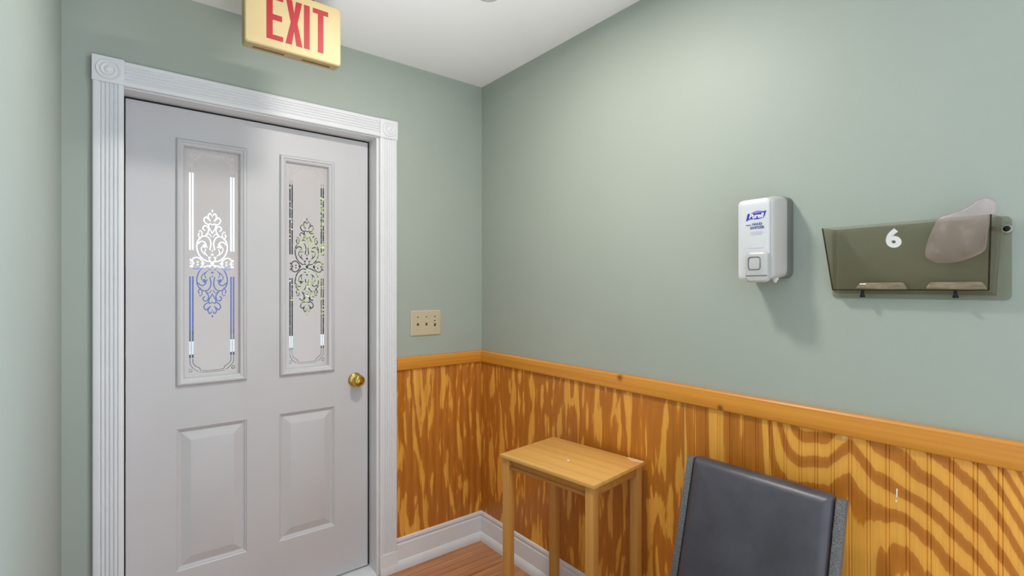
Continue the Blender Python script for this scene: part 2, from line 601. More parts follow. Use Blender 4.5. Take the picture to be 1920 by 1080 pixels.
chip('paint_chip', [(-1.722, 0.9535), (-1.736, 0.9535), (-1.732, 0.943), (-1.727, 0.941), (-1.724, 0.946)], -0.0101, M_pale, w3)
chip('scratch', [(-1.8445, 0.846), (-1.8475, 0.846), (-1.8465, 0.825), (-1.8445, 0.823)], -0.0101, M_chip, w3)
chip('scratch', [(-1.843, 0.817), (-1.846, 0.818), (-1.8455, 0.812), (-1.8435, 0.812)], -0.0101, M_chip, w3)
chip('scratch', [(-0.607, 0.62), (-0.6095, 0.62), (-0.603, 0.565), (-0.5995, 0.548)], -0.0101, M_chip, w2)


# mouldings swept along a wall; prof = [(depth, z)]
def mould(name, prof, side, a0, a1, mat, label, cat, mitre0=False):
    def p(d, z, a):
        return (-d, -a, z) if side == 'right' else (-a, -d, z)
    l0 = [p(d, z, (a0 + d) if mitre0 else a0) for d, z in prof]
    l1 = [p(d, z, a1) for d, z in prof]
    return struct(name, loft(B(), [l0, l1]), mat, label, cat, smooth=18)


rail = [(0.0, 0.954), (0.017, 0.954), (0.020, 0.957), (0.022, 0.964), (0.022, 1.004), (0.021, 1.010), (0.017, 1.0145), (0.012, 1.0155), (0.0, 1.0155)]
mould('trim_4', rail, 'back', 0.0, 0.504, M_rail_x, 'pine chair rail between door casing and corner', 'chair rail', True)
mould('trim_5', rail, 'right', 0.0, 2.12, M_rail_y, 'long knotted pine chair rail under dispenser and file holder', 'chair rail', True)
base = [(0.0, 0.0), (0.030, 0.0), (0.030, 0.012), (0.029, 0.022), (0.025, 0.034), (0.021, 0.040), (0.0195, 0.042), (0.0175, 0.043),
        (0.0175, 0.112), (0.0172, 0.118), (0.0135, 0.1215), (0.0118, 0.1240), (0.0118, 0.1275), (0.0150, 0.1300), (0.0178, 0.1340), (0.0180, 0.1400),
        (0.0165, 0.1465), (0.0130, 0.150), (0.0, 0.150)]
mould('baseboard_back', base, 'back', 0.0, 0.504, M_white, 'white moulded baseboard right of the door', 'baseboard', True)
mould('baseboard_right', base, 'right', 0.0, 2.12, M_white, 'white moulded baseboard behind the table and chair', 'baseboard', True)

# door casing
def flutes(w, d=0.020, n=5):
    """(across, depth) of a fluted casing of width w"""
    pts = [(0.0, 0.0), (0.0, d - 0.003), (0.002, d - 0.0008), (0.004, d)]
    m0, m1 = 0.014, w - 0.014
    s = (m1 - m0) / n
    for k in range(n):
        c0 = m0 + k * s
        pts += [(c0 + s * 0.10, d), (c0 + s * 0.22, d - 0.0035), (c0 + s * 0.36, d - 0.0052), (c0 + s * 0.50, d - 0.0058),
                (c0 + s * 0.64, d - 0.0052), (c0 + s * 0.78, d - 0.0035), (c0 + s * 0.90, d)]
    pts += [(w - 0.004, d), (w - 0.002, d - 0.0008), (w, d - 0.003), (w, 0.0)]
    return pts


def casing_v(name, x0, w, z0, z1, label):
    pr = flutes(w)
    b = loft(B(), [[(x0 + a, -d, z0) for a, d in pr], [(x0 + a, -d, z1) for a, d in pr]])
    return struct(name, b, M_white, label, 'door casing')


CW = 0.085
casing_v('trim_6', -1.6205, CW, 0.0, 2.060, 'white fluted casing left of the door')
cr = casing_v('trim_7', -0.5895, CW, 0.0, 2.057, 'white fluted casing right of the door')
pr = flutes(CW)
b = loft(B(), [[(-1.536, -d, 2.0600 + a) for a, d in pr], [(-0.590, -d, 2.0600 + a) for a, d in pr]])
struct('trim_8', b, M_white, 'white fluted head casing above the door', 'door casing')
# plinth of the right casing, where the baseboard runs across its foot
pl = [(0.0, 0.0), (0.030, 0.0), (0.030, 0.012), (0.029, 0.022), (0.025, 0.034), (0.0225, 0.042), (0.0225, 0.085), (0.021, 0.095), (0.0, 0.100)]
b = loft(B(), [[(-0.5905, -d, z) for d, z in pl], [(-0.503, -d, z) for d, z in pl]])
obj('plinth_block', b, M_white, cr)


def rosette_block(name, cx, cz, label):
    hw = 0.0440
    b = bx(B(), cx - hw, cx + hw, -0.0235, 0.0, cz - hw, cz + hw)
    o = struct(name, b, M_white, label, 'rosette block', bevel=0.0012)
    b = lathe(B(), [(0.0345, -0.0230), (0.0345, -0.0250), (0.0330, -0.0270), (0.0300, -0.0270), (0.0285, -0.0250), (0.0275, -0.0236), (0.0245, -0.0240),
                    (0.0225, -0.0262), (0.0195, -0.0285), (0.0165, -0.0275), (0.0145, -0.0250), (0.0125, -0.0250), (0.0105, -0.0275), (0.0060, -0.0300), (0.0006, -0.0308)],
              (cx, 0, cz), 'y', 40)
    obj('bullseye', b, M_white, o, smooth=50)
    return o


rosette_block('trim_9', -1.5785, 2.1040, 'white bullseye corner block at left of door head')
rosette_block('trim_10', -0.5465, 2.1000, 'white bullseye corner block at right of door head')

# jamb and threshold
b = B()
bx(b, -1.5530, -1.5365, -0.002, 0.14, 0, 2.0680)
bx(b, -0.6010, -0.5860, -0.002, 0.14, 0, 2.0680)
bx(b, -1.5365, -0.6010, -0.002, 0.14, 2.0555, 2.0680)
jm = struct('trim_11', b, M_white, 'white door jamb lining the door opening', 'door jamb')
b = B()
bx(b, -1.5365, -1.5305, 0.086, 0.139, 0.02, 2.0555)
bx(b, -0.6100, -0.6010, 0.086, 0.139, 0.02, 2.0555)
bx(b, -1.5305, -0.6100, 0.086, 0.139, 2.0475, 2.0555)
obj('weather_strip', b, M_black, jm)
pr = [(-0.004, 0.0), (-0.004, 0.004), (0.012, 0.011), (0.06, 0.013), (0.10, 0.014), (0.139, 0.014), (0.139, 0.0)]
b = loft(B(), [[(-1.5365, y, z) for y, z in pr], [(-0.6010, y, z) for y, z in pr]])
struct('trim_12', b, M_white, 'white painted threshold below the door', 'threshold')

# ------------------------------------------------------------------ the door
DY0, DY1 = 0.080, 0.124
dx0, dx1, dz0, dz1 = -1.5300, -0.6105, 0.0225, 2.0470
LITES = [(-1.352, -1.156, 1.000, 1.904), (-0.980, -0.795, 1.000, 1.902)]      # glass openings
PANELS = [(-1.376, -1.131, 0.254, 0.804), (-1.006, -0.767, 0.256, 0.806)]     # lower moulded panels


def plate(bm, xs, zs, y0, y1, through, blind):
    """slab between y0 (face) and y1 cut by rectangles: 'through' pierce it, 'blind' only open the face"""
    def inside(cx, cz, rs):
        return any(r[0] < cx < r[1] and r[2] < cz < r[3] for r in rs)
    vf, vb = {}, {}
    def V(d, x, y, z):
        k = (round(x, 5), round(z, 5))
        if k not in d:
            d[k] = bm.verts.new((x, y, z))
        return d[k]
    for xa, xb in zip(xs, xs[1:]):
        for za, zb in zip(zs, zs[1:]):
            cx, cz = (xa + xb) / 2, (za + zb) / 2
            if inside(cx, cz, through):
                continue
            q = [(xa, za), (xb, za), (xb, zb), (xa, zb)]
            if not inside(cx, cz, blind):
                bm.faces.new([V(vf, x, y0, z) for x, z in q])
            bm.faces.new([V(vb, x, y1, z) for x, z in reversed(q)])
    for x0, x1, z0, z1 in [(xs[0], xs[-1], zs[0], zs[-1])] + through:
        q = [(x0, z0), (x1, z0), (x1, z1), (x0, z1)]
        for (xa, za), (xb, zb) in zip(q, q[1:] + q[:1]):
            bm.faces.new([bm.verts.new(p) for p in ((xa, y0, za), (xb, y0, zb), (xb, y1, zb), (xa, y1, za))])


b = B()
allr = LITES + PANELS
xs = sorted({dx0, dx1, *[r[0] for r in allr], *[r[1] for r in allr]})
zs = sorted({dz0, dz1, *[r[2] for r in allr], *[r[3] for r in allr]})
plate(b, xs, zs, DY0, DY1, LITES, PANELS)
# the embossed lower panels: a cove, a flat sunk margin, and a raised field
for (x0, x1, z0, z1) in PANELS:
    y = DY0
    ring_profile(b, x0, x1, z0, z1, [(0.0, y), (0.004, y + 0.0042), (0.0065, y + 0.0044), (0.009, y + 0.0085), (0.013, y + 0.0108),
                                     (0.016, y + 0.0112), (0.047, y + 0.0012), (0.0485, y + 0.0008)], cap=True)
bmesh.ops.remove_doubles(b, verts=b.verts[:], dist=1e-5)
door = struct('door_1', b, M_door, 'white front door with two narrow etched glass lites and brass knob', 'door', smooth=20)


# etched ornament: clear strokes in the frosted film, in units of half-width / half-height
def catmull(pts, n=6):
    P = [pts[0]] + list(pts) + [pts[-1]]
    out = []
    for i in range(1, len(P) - 2):
        p0, p1, p2, p3 = (np.array(P[i + k], float) for k in (-1, 0, 1, 2))
        for j in range(n):
            t = j / n
            out.append(0.5 * (2 * p1 + (p2 - p0) * t + (2 * p0 - 5 * p1 + 4 * p2 - p3) * t * t + (3 * p1 - p0 - 3 * p2 + p3) * t ** 3))
    out.append(np.array(P[-2], float))
    return np.array(out)


UX, UZ = 0.00182, 0.00214        # metres per drawing unit
QUAD = [  # one quarter of the figure (right, down from the centre); mirrored both ways
    ([(3, 4), (10, 4.5), (17, 8), (24, 15), (28, 25), (28.5, 35), (26, 43), (19, 50), (11, 51), (5, 46), (2.6, 37), (4.5, 26)], 1.6),
    ([(27, 36), (21, 41), (15, 40), (12, 35), (14, 30.5), (18, 31.5)], 1.7),
    ([(14, 17), (20, 24), (20, 30)], 1.2),
    ([(9, 14), (14, 20), (12, 27)], 1.1),
    ([(15, -1), (21, 7), (28, 11), (35, 9), (37, 3), (33, -1)], 1.6),
    ([(22, 46), (26, 52), (24, 56)], 1.4),
    ([(12, 53), (7, 61), (9, 69), (15, 70), (17.5, 65), (14.5, 62)], 1.6),
    ([(20, 50), (19, 57), (22, 61)], 1.1),
    ([(0, 57), (3.5, 63), (6.5, 69), (5, 75), (0.6, 73)], 1.3),
    ([(8, 73), (14, 77), (15.5, 83), (11, 87), (7.5, 83)], 1.6),
    ([(4, 80), (8, 88), (5, 94), (1.5, 91)], 1.5),
    ([(2, 50), (5, 55), (10, 54)], 1.0),
    ([(0.5, 2), (6, 8), (3, 12)], 1.2),
]
DOTS = [(0, 0, 4.2, 3.6), (18, 0, 3.6, 3.2), (5.5, 11, 2.6, 2.4), (0, 17, 3.2, 2.6), (15, 34, 3.0, 2.6), (0, 99, 1.6, 4.0), (27, 2.5, 2.2, 2.0),
        (40, 6, 1.8, 3.0), (40, 0, 1.8, 1.6), (10, 31, 1.5, 1.8), (0, 24, 1.4, 2.6), (24, 60, 1.4, 1.6), (0, 88, 1.0, 2.0)]


def etched_film(x0, x1, z0, z1, cz, y):
    """frosted film with the ornament, border lines and corner scrolls left clear; contour of a distance field"""
    st = 0.0013
    cx = (x0 + x1) / 2
    hw = (x1 - x0) / 2
    k = hw / 0.0965
    nx, nz = int(round((x1 - x0) / st)), int(round((z1 - z0) / st))
    gx = np.linspace(x0, x1, nx + 1)
    gz = np.linspace(z0, z1, nz + 1)
    GX, GZ = np.meshgrid(gx, gz, indexing='ij')
    U = np.abs(GX - cx) / k
    V = np.abs(GZ - cz)
    D = np.full(GX.shape, 1.0)

    def seg(D, U, V, poly, r):
        for p, q in zip(poly[:-1], poly[1:]):
            d = q - p
            t = np.clip(((U - p[0]) * d[0] + (V - p[1]) * d[1]) / max(1e-12, d @ d), 0, 1)
            np.minimum(D, np.hypot(U - p[0] - t * d[0], V - p[1] - t * d[1]) - r, out=D)
    sub = V[0] < 0.235
    Us, Vs, Ds = U[:, sub], V[:, sub], np.full(U[:, sub].shape, 1.0)
    for pts, r in QUAD:
        poly = catmull([(a * UX, c * UZ) for a, c in pts])
        seg(Ds, Us, Vs, poly, r * 0.0014)
    for a, c, ra, rc in DOTS:
        e = (np.abs(Us - a * UX) / (ra * UX) + np.abs(Vs - c * UZ) / (rc * UZ) - 1) * 0.003
        np.minimum(Ds, e, out=Ds)
    D[:, sub] = np.minimum(D[:, sub], Ds)
    # twin border lines, broken at the widest point of the ornament
    Z0, Z1 = z0 + 0.075, z1 - 0.075
    for a in (0.0655, 0.0748):
        box = np.maximum(np.abs(U - a) - 0.0029, np.maximum(Z0 - GZ, GZ - Z1))
        box = np.maximum(box, 0.052 - V)
        D = np.minimum(D, box)
    # corner scrolls and the lines along top and bottom
    for zc, sg in ((z0, 1), (z1, -1)):
        Wz = (GZ - zc) * sg
        for pts, r in (([(0.0655, 0.072), (0.064, 0.052), (0.054, 0.040), (0.044, 0.034), (0.040, 0.024)], 0.0011),
                       ([(0.0748, 0.072), (0.074, 0.050), (0.066, 0.036), (0.056, 0.026), (0.048, 0.020)], 0.0011),
                       ([(0.078, 0.032), (0.070, 0.030), (0.068, 0.022), (0.075, 0.020), (0.079, 0.026)], 0.0011),
                       ([(0.040, 0.022), (0.020, 0.021), (0.0, 0.021)], 0.0008), ([(0.044, 0.016), (0.020, 0.015), (0.0, 0.015)], 0.0008)):
            seg(D, U, Wz, catmull(pts, 4), r)
    # marching squares, keeping D > 0
    bm = bmesh.new()
    vc = {}

    def vert(key, x, z):
        v = vc.get(key)
        if v is None:
            v = vc[key] = bm.verts.new((x, y, z))
        return v
    pos = D > 0
    for j in range(nz):
        i = 0
        while i < nx:
            c4 = (pos[i, j], pos[i + 1, j], pos[i + 1, j + 1], pos[i, j + 1])
            if all(c4):
                s = i
                while i < nx and pos[i, j] and pos[i + 1, j] and pos[i + 1, j + 1] and pos[i, j + 1]:
                    i += 1
                bm.faces.new((vert((s, j), gx[s], gz[j]), vert((i, j), gx[i], gz[j]), vert((i, j + 1), gx[i], gz[j + 1]), vert((s, j + 1), gx[s], gz[j + 1])))
                continue
            if any(c4):
                cs = [(i, j), (i + 1, j), (i + 1, j + 1), (i, j + 1)]
                poly = []
                for q in range(4):
                    (ia, ja), (ib, jb) = cs[q], cs[(q + 1) % 4]
                    da, db = D[ia, ja], D[ib, jb]
                    if da > 0:
                        poly.append(vert((ia, ja), gx[ia], gz[ja]))
                    if (da > 0) != (db > 0):
                        t = da / (da - db)
                        kk = tuple(sorted(((ia, ja), (ib, jb))))
                        poly.append(vert(kk, gx[ia] + t * (gx[ib] - gx[ia]), gz[ja] + t * (gz[jb] - gz[ja])))
                if len(poly) >= 3:
                    bm.faces.new(poly)
            i += 1
    return bm


for (x0, x1, z0, z1), czz in zip(LITES, (1.449, 1.446)):
    y = DY0
    b = ring_profile(B(), x0 - 0.024, x1 + 0.024, z0 - 0.029, z1 + 0.025,
                     [(0.0, y + 0.0005), (0.0, y - 0.006), (0.002, y - 0.0095), (0.006, y - 0.0120), (0.011, y - 0.0125), (0.0125, y - 0.0115), (0.0135, y - 0.0085),
                      (0.016, y - 0.0075), (0.020, y - 0.0060), (0.0245, y - 0.0010), (0.0265, y + 0.0030), (0.0268, y + 0.0170)])
    fr = obj('lite_frame', b, M_door, door, smooth=30)
    pane = obj('glass_pane', bx(B(), x0 - 0.001, x1 + 0.001, y + 0.0125, y + 0.0160, z0 - 0.001, z1 + 0.001), M_glass, door, smooth=0)
    obj('etched_pattern', etched_film(x0, x1, z0, z1, czz, y + 0.0119), M_frost, pane, smooth=0, recalc=False)

# brass knob
kx, kz = -0.672, 0.918
b = lathe(B(), [(0.033, -0.0002), (0.033, -0.003), (0.0315, -0.005), (0.028, -0.0075), (0.022, -0.010), (0.016, -0.012), (0.0125, -0.015), (0.012, -0.022)], (kx, DY0, kz), 'y')
kr = obj('door_knob', b, M_brass, door)
b = lathe(B(), [(0.011, -0.020), (0.014, -0.024), (0.021, -0.029), (0.0265, -0.036), (0.0285, -0.044), (0.0275, -0.052), (0.0245, -0.058), (0.0225, -0.0605),
                (0.0205, -0.0612), (0.0185, -0.0595), (0.0170, -0.0575), (0.0125, -0.0580), (0.0115, -0.0600), (0.0105, -0.0615), (0.0045, -0.0620), (0.0004, -0.0622)],
          (kx, DY0, kz), 'y')
obj('knob_ball', b, M_brass, kr, smooth=50)

# ------------------------------------------------------------------ wall switch
sw = thing('light_switch', 'ivory three-gang toggle switch plate beside the door', 'light switch', (-0.340, 0, 1.1765))
b = loft(B(), [[(x, 0.0, z) for x, z in rrect(0.0845, 0.0628, 0.004)], [(x, -0.0030, z) for x, z in rrect(0.0845, 0.0628, 0.004)],
               [(x, -0.0058, z) for x, z in rrect(0.0795, 0.0578, 0.003)]])
obj('switch_plate', b, M_ivory, sw, smooth=20)
for i, px in enumerate((-0.0475, 0.0, 0.0475)):
    dz = -0.004 if i == 2 else 0.0
    b = bx(B(), px - 0.0050, px + 0.0050, -0.0061, -0.0050, -0.0125 + dz * 1.5, 0.0120)
    obj('switch_slot', b, M_slot, sw, smooth=0)
    hw = 0.0044
    b = loft(B(), [[(px - hw, -0.0055, -0.002), (px + hw, -0.0055, -0.002), (px + hw, -0.0055, 0.0105), (px - hw, -0.0055, 0.0105)],
                   [(px - hw * .8, -0.0165, 0.006), (px + hw * .8, -0.0165, 0.006), (px + hw * .8, -0.0165, 0.0125), (px - hw * .8, -0.0165, 0.0125)]])
    for v in b.verts:
        v.co.z += dz
    obj('toggle', b, M_ivory_lt, sw, bevel=0.0008, smooth=0)
    for s in (-1, 1):
        b = lathe(B(), [(0.0032, -0.0054), (0.0032, -0.0064), (0.0022, -0.0070), (0.0003, -0.0071)], (px, 0, s * 0.0300), 'y', 16)
        obj('screw', b, M_ivory if s < 0 else M_slot, sw)

# ------------------------------------------------------------------ exit sign
ex = thing('exit_sign', 'aged cream exit sign with red letters hanging before the door wall', 'exit sign', (-1.092, -0.475, 2.1215))
w2_, hh = 0.150, 0.1985
outl = lambda s, y: [(x, y, z + hh / 2) for x, z in rrect(w2_ - s, hh / 2 - s, 0.010)]
b = loft(B(), [outl(0.003, 0.026), outl(0.0, 0.022), outl(0.0, -0.018), outl(0.0015, -0.0185), outl(0.0015, -0.0195), outl(0.0, -0.020), outl(0.0005, -0.0225), outl(0.004, -0.0255)])
obj('housing', b, M_cream, ex, smooth=30)
b = bx(B(), -0.070, 0.070, -0.030, 0.030, 0.212, H - 2.1215 - 0.001)
obj('ceiling_canopy', b, M_cream, ex, bevel=0.004)
b = bx(B(), -0.050, 0.050, -0.018, 0.018, 0.198, 0.214)
obj('neck', b, M_cream, ex, bevel=0.002)
for x0, x1 in ((-0.122, -0.028), (0.028, 0.120)):
    b = bx(B(), x0, x1, -0.0020, 0.0095, -0.0006, 0.004)
    obj('vent_slot', b, M_creamslot, ex, smooth=0)
t, z0, z1 = 0.0185, 0.0275, 0.1725
for nm, polys in {
    'E': [[(0, 0), (.050, 0), (.050, t * .85), (t, t * .85), (t, .0635), (.0465, .0635), (.0465, .0815), (t, .0815), (t, .145 - t * .85), (.050, .145 - t * .85), (.050, .145), (0, .145)]],
    'X': [[(0, 0), (.0195, 0), (.0265, .045), (.0335, 0), (.053, 0), (.0370, .0735), (.0515, .145), (.0325, .145), (.0265, .104), (.0205, .145), (.0015, .145), (.0160, .0735)]],
    'I': [[(0, 0), (t, 0), (t, .145), (0, .145)]],
    'T': [[(.0165, 0), (.0350, 0), (.0350, .145 - t * .85), (.0510, .145 - t * .85), (.0510, .145), (0, .145), (0, .145 - t * .85), (.0165, .145 - t * .85)]],
}.items():
    ox = {'E': -0.088, 'X': -0.031, 'I': 0.0265, 'T': 0.055}[nm]
    b = B()
    for pg in polys:
        loft(b, [[(ox + x, -0.0250, z0 + z) for x, z in pg], [(ox + x, -0.0262, z0 + z) for x, z in pg]])
    obj('letter', b, M_red, ex, smooth=0)

# ------------------------------------------------------------------ ceiling: smoke detector in view, downlight above the door mat
sd = thing('smoke_detector', 'small round white smoke detector on ceiling at top edge', 'smoke detector', (-0.507, -0.773, H))
b = lathe(B(), [(0.056, 0.0), (0.056, -0.012), (0.054, -0.016), (0.050, -0.018), (0.050, -0.022), (0.052, -0.024), (0.050, -0.032), (0.043, -0.038), (0.028, -0.040), (0.0005, -0.0405)], (0, 0, 0), 'z', 48)
obj('housing', b, M_panelwhite, sd)
b = lathe(B(), [(0.0505, -0.0185), (0.0512, -0.0190), (0.0512, -0.0215), (0.0505, -0.0220)], (0, 0, 0), 'z', 48)
obj('vent_ring', b, M_backgrey, sd)

dl = thing('ceiling_light', 'round white flush ceiling light above the door area', 'ceiling light', (LAMP[0], LAMP[1], H))
b = lathe(B(), [(0.150, 0.0), (0.150, -0.010), (0.146, -0.016), (0.132, -0.018), (0.130, -0.012), (0.130, 0.0)], (0, 0, 0), 'z', 48)
obj('trim_ring', b, M_panelwhite, dl)
M_lens, nt, p = newmat('lit_diffuser')
p.inputs['Base Color'].default_value = (0.9, 0.9, 0.9, 1)
p.inputs['Emission Color'].default_value = (1.0, 0.93, 0.84, 1)
p.inputs['Emission Strength'].default_value = 1.5
obj('diffuser', lathe(B(), [(0.131, -0.004), (0.131, -0.011), (0.0005, -0.0115)], (0, 0, 0), 'z', 48), M_lens, dl)
ld = bpy.data.lights.new('ceiling_light_beam', 'AREA')
ld.shape = 'DISK'
ld.size = 0.18
ld.energy = LAMP_W
ld.color = (1.0, 0.95, 0.89)
lo = bpy.data.objects.new('ceiling_light_beam', ld)
lo.location = (0, 0, LAMP[2] - H)
lo.parent = dl
C.objects.link(lo)

# ------------------------------------------------------------------ hand sanitizer dispenser
hs = thing('sanitizer_dispenser', 'white and grey wall hand sanitizer dispenser with blue logo', 'dispenser', (0, -1.535, 1.375))
# local: x out of the wall is negative, y along the wall (+y is the far side), z up from the bottom edge


def face_loop(x, y0, y1, z0, z1, r, n=6):
    cy, cz, hy, hz = (y0 + y1) / 2, (z0 + z1) / 2, (y1 - y0) / 2, (z1 - z0) / 2
    return [(x, cy + a, cz + c) for a, c in rrect(hy, hz, r, n)]


b = loft(B(), [face_loop(-0.0005, -0.061, 0.059, 0.004, 0.243, 0.020), face_loop(-0.030, -0.061, 0.059, 0.004, 0.243, 0.020), face_loop(-0.036, -0.058, 0.056, 0.008, 0.239, 0.020)])
obj('back_plate', b, M_backgrey, hs)
b = loft(B(), [face_loop(-0.030, -0.0585, 0.0565, 0.006, 0.243, 0.022), face_loop(-0.050, -0.0580, 0.0565, 0.004, 0.243, 0.022), face_loop(-0.072, -0.0545, 0.0550, 0.002, 0.240, 0.020),
               face_loop(-0.088, -0.0500, 0.0535, 0.001, 0.236, 0.018), face_loop(-0.096, -0.0455, 0.0515, 0.001, 0.233, 0.016), face_loop(-0.0985, -0.0415, 0.0490, 0.003, 0.230, 0.014)])
obj('cover', b, M_greyplastic, hs, smooth=60)
b = loft(B(), [face_loop(-0.0940, -0.0395, 0.0525, 0.000, 0.2325, 0.012), face_loop(-0.1000, -0.0395, 0.0525, -0.001, 0.2325, 0.012), face_loop(-0.1035, -0.0375, 0.0500, 0.003, 0.2240, 0.011),
               face_loop(-0.1050, -0.0340, 0.0440, 0.010, 0.2120, 0.010)])
fp = obj('front_panel', b, M_panelwhite, hs, smooth=50)
b = loft(B(), [face_loop(-0.098, -0.0410, 0.0215, -0.006, 0.0800, 0.012), face_loop(-0.113, -0.0410, 0.0215, -0.008, 0.0800, 0.012), face_loop(-0.1175, -0.0390, 0.0195, -0.005, 0.0765, 0.011),
               face_loop(-0.1190, -0.0350, 0.0155, -0.001, 0.0720, 0.010)])
lv = obj('push_lever', b, M_lever, hs, smooth=50)
b = loft(B(), [face_loop(-0.1180, -0.0225, 0.0140, 0.0275, 0.0660, 0.008), face_loop(-0.1202, -0.0225, 0.0140, 0.0275, 0.0660, 0.008), face_loop(-0.1202, -0.0200, 0.0115, 0.0300, 0.0635, 0.007),
               face_loop(-0.1170, -0.0185, 0.0100, 0.0315, 0.0620, 0.006)], cap1=True)
obj('button_window', b, M_leverdk, lv, smooth=30)
b = loft(B(), [face_loop(-0.1175, -0.0400, 0.0205, 0.0095, 0.0125, 0.001), face_loop(-0.1196, -0.0395, 0.0200, 0.0095, 0.0125, 0.001)])
obj('lever_lip', b, M_backgrey, lv, smooth=0)
b = lathe(B(), [(0.010, 0.004), (0.009, -0.004), (0.005, -0.008), (0.004, -0.012), (0.0005, -0.0125)], (-0.060, -0.036, 0.004), 'z', 20)
obj('nozzle', b, M_panelwhite, hs)
# logo: blue slanted flag with a violet swoosh above, on the front panel
XF = -0.1052


def flat(name, pts, x, mat, parent, th=0.0006):
    return obj(name, loft(B(), [[(x, y, z) for y, z in pts], [(x - th, y, z) for y, z in pts]]), mat, parent, smooth=0)


flag = [(0.0265, 0.1705), (0.0190, 0.1745), (0.0080, 0.1760), (-0.0060, 0.1740), (-0.0240, 0.1770), (-0.0285, 0.1850), (-0.0320, 0.1970), (-0.0220, 0.1940), (-0.0060, 0.1905), (0.0100, 0.1915), (0.0215, 0.1920), (0.0235, 0.1830)]
flat('logo_flag', flag, XF, M_logo, fp)
flat('logo_swoosh', [(0.0120, 0.1922), (-0.0060, 0.1912), (-0.0240, 0.1950), (-0.0180, 0.1975), (-0.0060, 0.1985), (0.0040, 0.1965)], XF, M_logop, fp)


def text_mesh(name, s, size, loc, mat, parent, shear=0.0, ext=0.0004, sx=1.0, bold=0.0):
    """raised lettering lying on a plane that faces -x, reading from +y to -y"""
    cu = bpy.data.curves.new(name + '_outline', 'FONT')
    cu.body = s
    cu.size = size
    cu.shear = shear
    cu.extrude = ext
    cu.offset = bold
    cu.align_x = 'CENTER'
    cu.align_y = 'CENTER'
    to = bpy.data.objects.new(name + '_outline', cu)
    C.objects.link(to)
    bpy.context.view_layer.update()
    me = bpy.data.meshes.new_from_object(to.evaluated_get(bpy.context.evaluated_depsgraph_get()))
    bpy.data.objects.remove(to)
    bpy.data.curves.remove(cu)
    M = Matrix(((0, 0, -1, 0), (-1, 0, 0, 0), (0, 1, 0, 0), (0, 0, 0, 1)))
    me.transform(Matrix.Translation(loc) @ M @ Matrix.Diagonal((sx, 1, 1, 1)))
    me.name = name
    me.materials.clear()
    me.materials.append(mat)
    o = bpy.data.objects.new(name, me)
    C.objects.link(o)
    o.parent = parent
    return o


text_mesh('brand_lettering', 'Purell', 0.0185, (XF - 0.0010, -0.003, 0.1835), M_sticker, fp, shear=0.25, sx=0.95, bold=0.0005)
text_mesh('caption_lettering', 'Instant', 0.0055, (XF - 0.0003, 0.0190, 0.1590), M_ink, fp)
text_mesh('caption_lettering', 'HAND', 0.0100, (XF - 0.0003, -0.0060, 0.1600), M_ink, fp, bold=0.0003)
text_mesh('caption_lettering', 'SANITIZER', 0.0100, (XF - 0.0003, -0.0060, 0.1500), M_ink, fp, sx=0.85, bold=0.0003)
for zz, a, c in ((0.1370, 0.012, -0.020), (0.1330, 0.016, -0.024), (0.1290, 0.010, -0.018)):
    flat('fine_print', [(a, zz), (c, zz), (c, zz + 0.0016), (a, zz + 0.0016)], XF, M_inkpale, fp, 0.0003)
flat('fine_print', [(0.018, 0.0905), (-0.026, 0.0905), (-0.026, 0.0922), (0.018, 0.0922)], XF, M_inkpale, fp, 0.0003)

# ------------------------------------------------------------------ wall file holder
fh = thing('wall_file_holder', 'smoked plastic wall file holder marked with a white 6', 'file holder', (0, -1.875, 1.322))
# local corners: front panel leans out towards its top


def sheet(pts, th, out):
    """thin slab: outline pts, thickened along vector out"""
    o = Vector(out).normalized() * th
    return loft(B(), [pts, [tuple(Vector(p) + o) for p in pts]])


YL, YRr = 0.167, -0.157
FT = [(-0.100, 0.166, 0.185), (-0.100, -0.156, 0.185), (-0.034, -0.143, 0.024), (-0.034, 0.165, 0.024)]
obj('front_panel', sheet(FT, 0.0025, (1, 0, 0)), M_smoke, fh, smooth=0)
bp = [(y, z) for y, z in rrect(0.176, 0.094, 0.012)]
obj('back_panel', sheet([(-0.0015, y, 0.095 + z) for y, z in bp], 0.0025, (-1, 0, 0)), M_smoke, fh, smooth=0)
obj('side_panel', sheet([(-0.0042, YL, 0.187), (-0.100, 0.166, 0.185), (-0.034, 0.165, 0.024), (-0.0042, 0.166, 0.018)], 0.0025, (0, -1, 0)), M_smoke, fh, smooth=0)
obj('side_panel', sheet([(-0.0042, -0.161, 0.187), (-0.100, -0.156, 0.185), (-0.034, -0.143, 0.024), (-0.0042, -0.151, 0.012)], 0.0025, (0, 1, 0)), M_smoke, fh, smooth=0)
obj('bottom_panel', sheet([(-0.0042, 0.166, 0.016), (-0.034, 0.165, 0.024), (-0.034, -0.143, 0.024), (-0.0042, -0.151, 0.014)], 0.0025, (0, 0, -1)), M_smoke, fh, smooth=0)
for y0, y1 in ((0.112, 0.007), (-0.032, -0.138)):
    b = loft(B(), [[(-0.030, y0, 0.0265), (-0.030, y1, 0.0265), (-0.006, y1, 0.0225), (-0.006, y0, 0.0225)],
                   [(-0.029, y0 - 0.001, 0.033), (-0.029, y1 + 0.001, 0.033), (-0.006, y1 + 0.001, 0.033), (-0.006, y0 - 0.001, 0.033)],
                   [(-0.026, y0 - 0.008, 0.043), (-0.026, y1 + 0.008, 0.043), (-0.007, y1 + 0.008, 0.043), (-0.007, y0 - 0.008, 0.043)]])
    obj('raised_rib', b, M_clearplastic, fh, bevel=0.002)
for y, z, x in ((0.098, 0.011, -0.028), (-0.086, 0.012, -0.028)):
    b = lathe(B(), [(0.0035, 0.012), (0.0035, 0.002), (0.0055, -0.001), (0.0055, -0.006), (0.0005, -0.0068)], (x, y, z), 'z', 16)
    obj('peg', b, M_pin, fh)
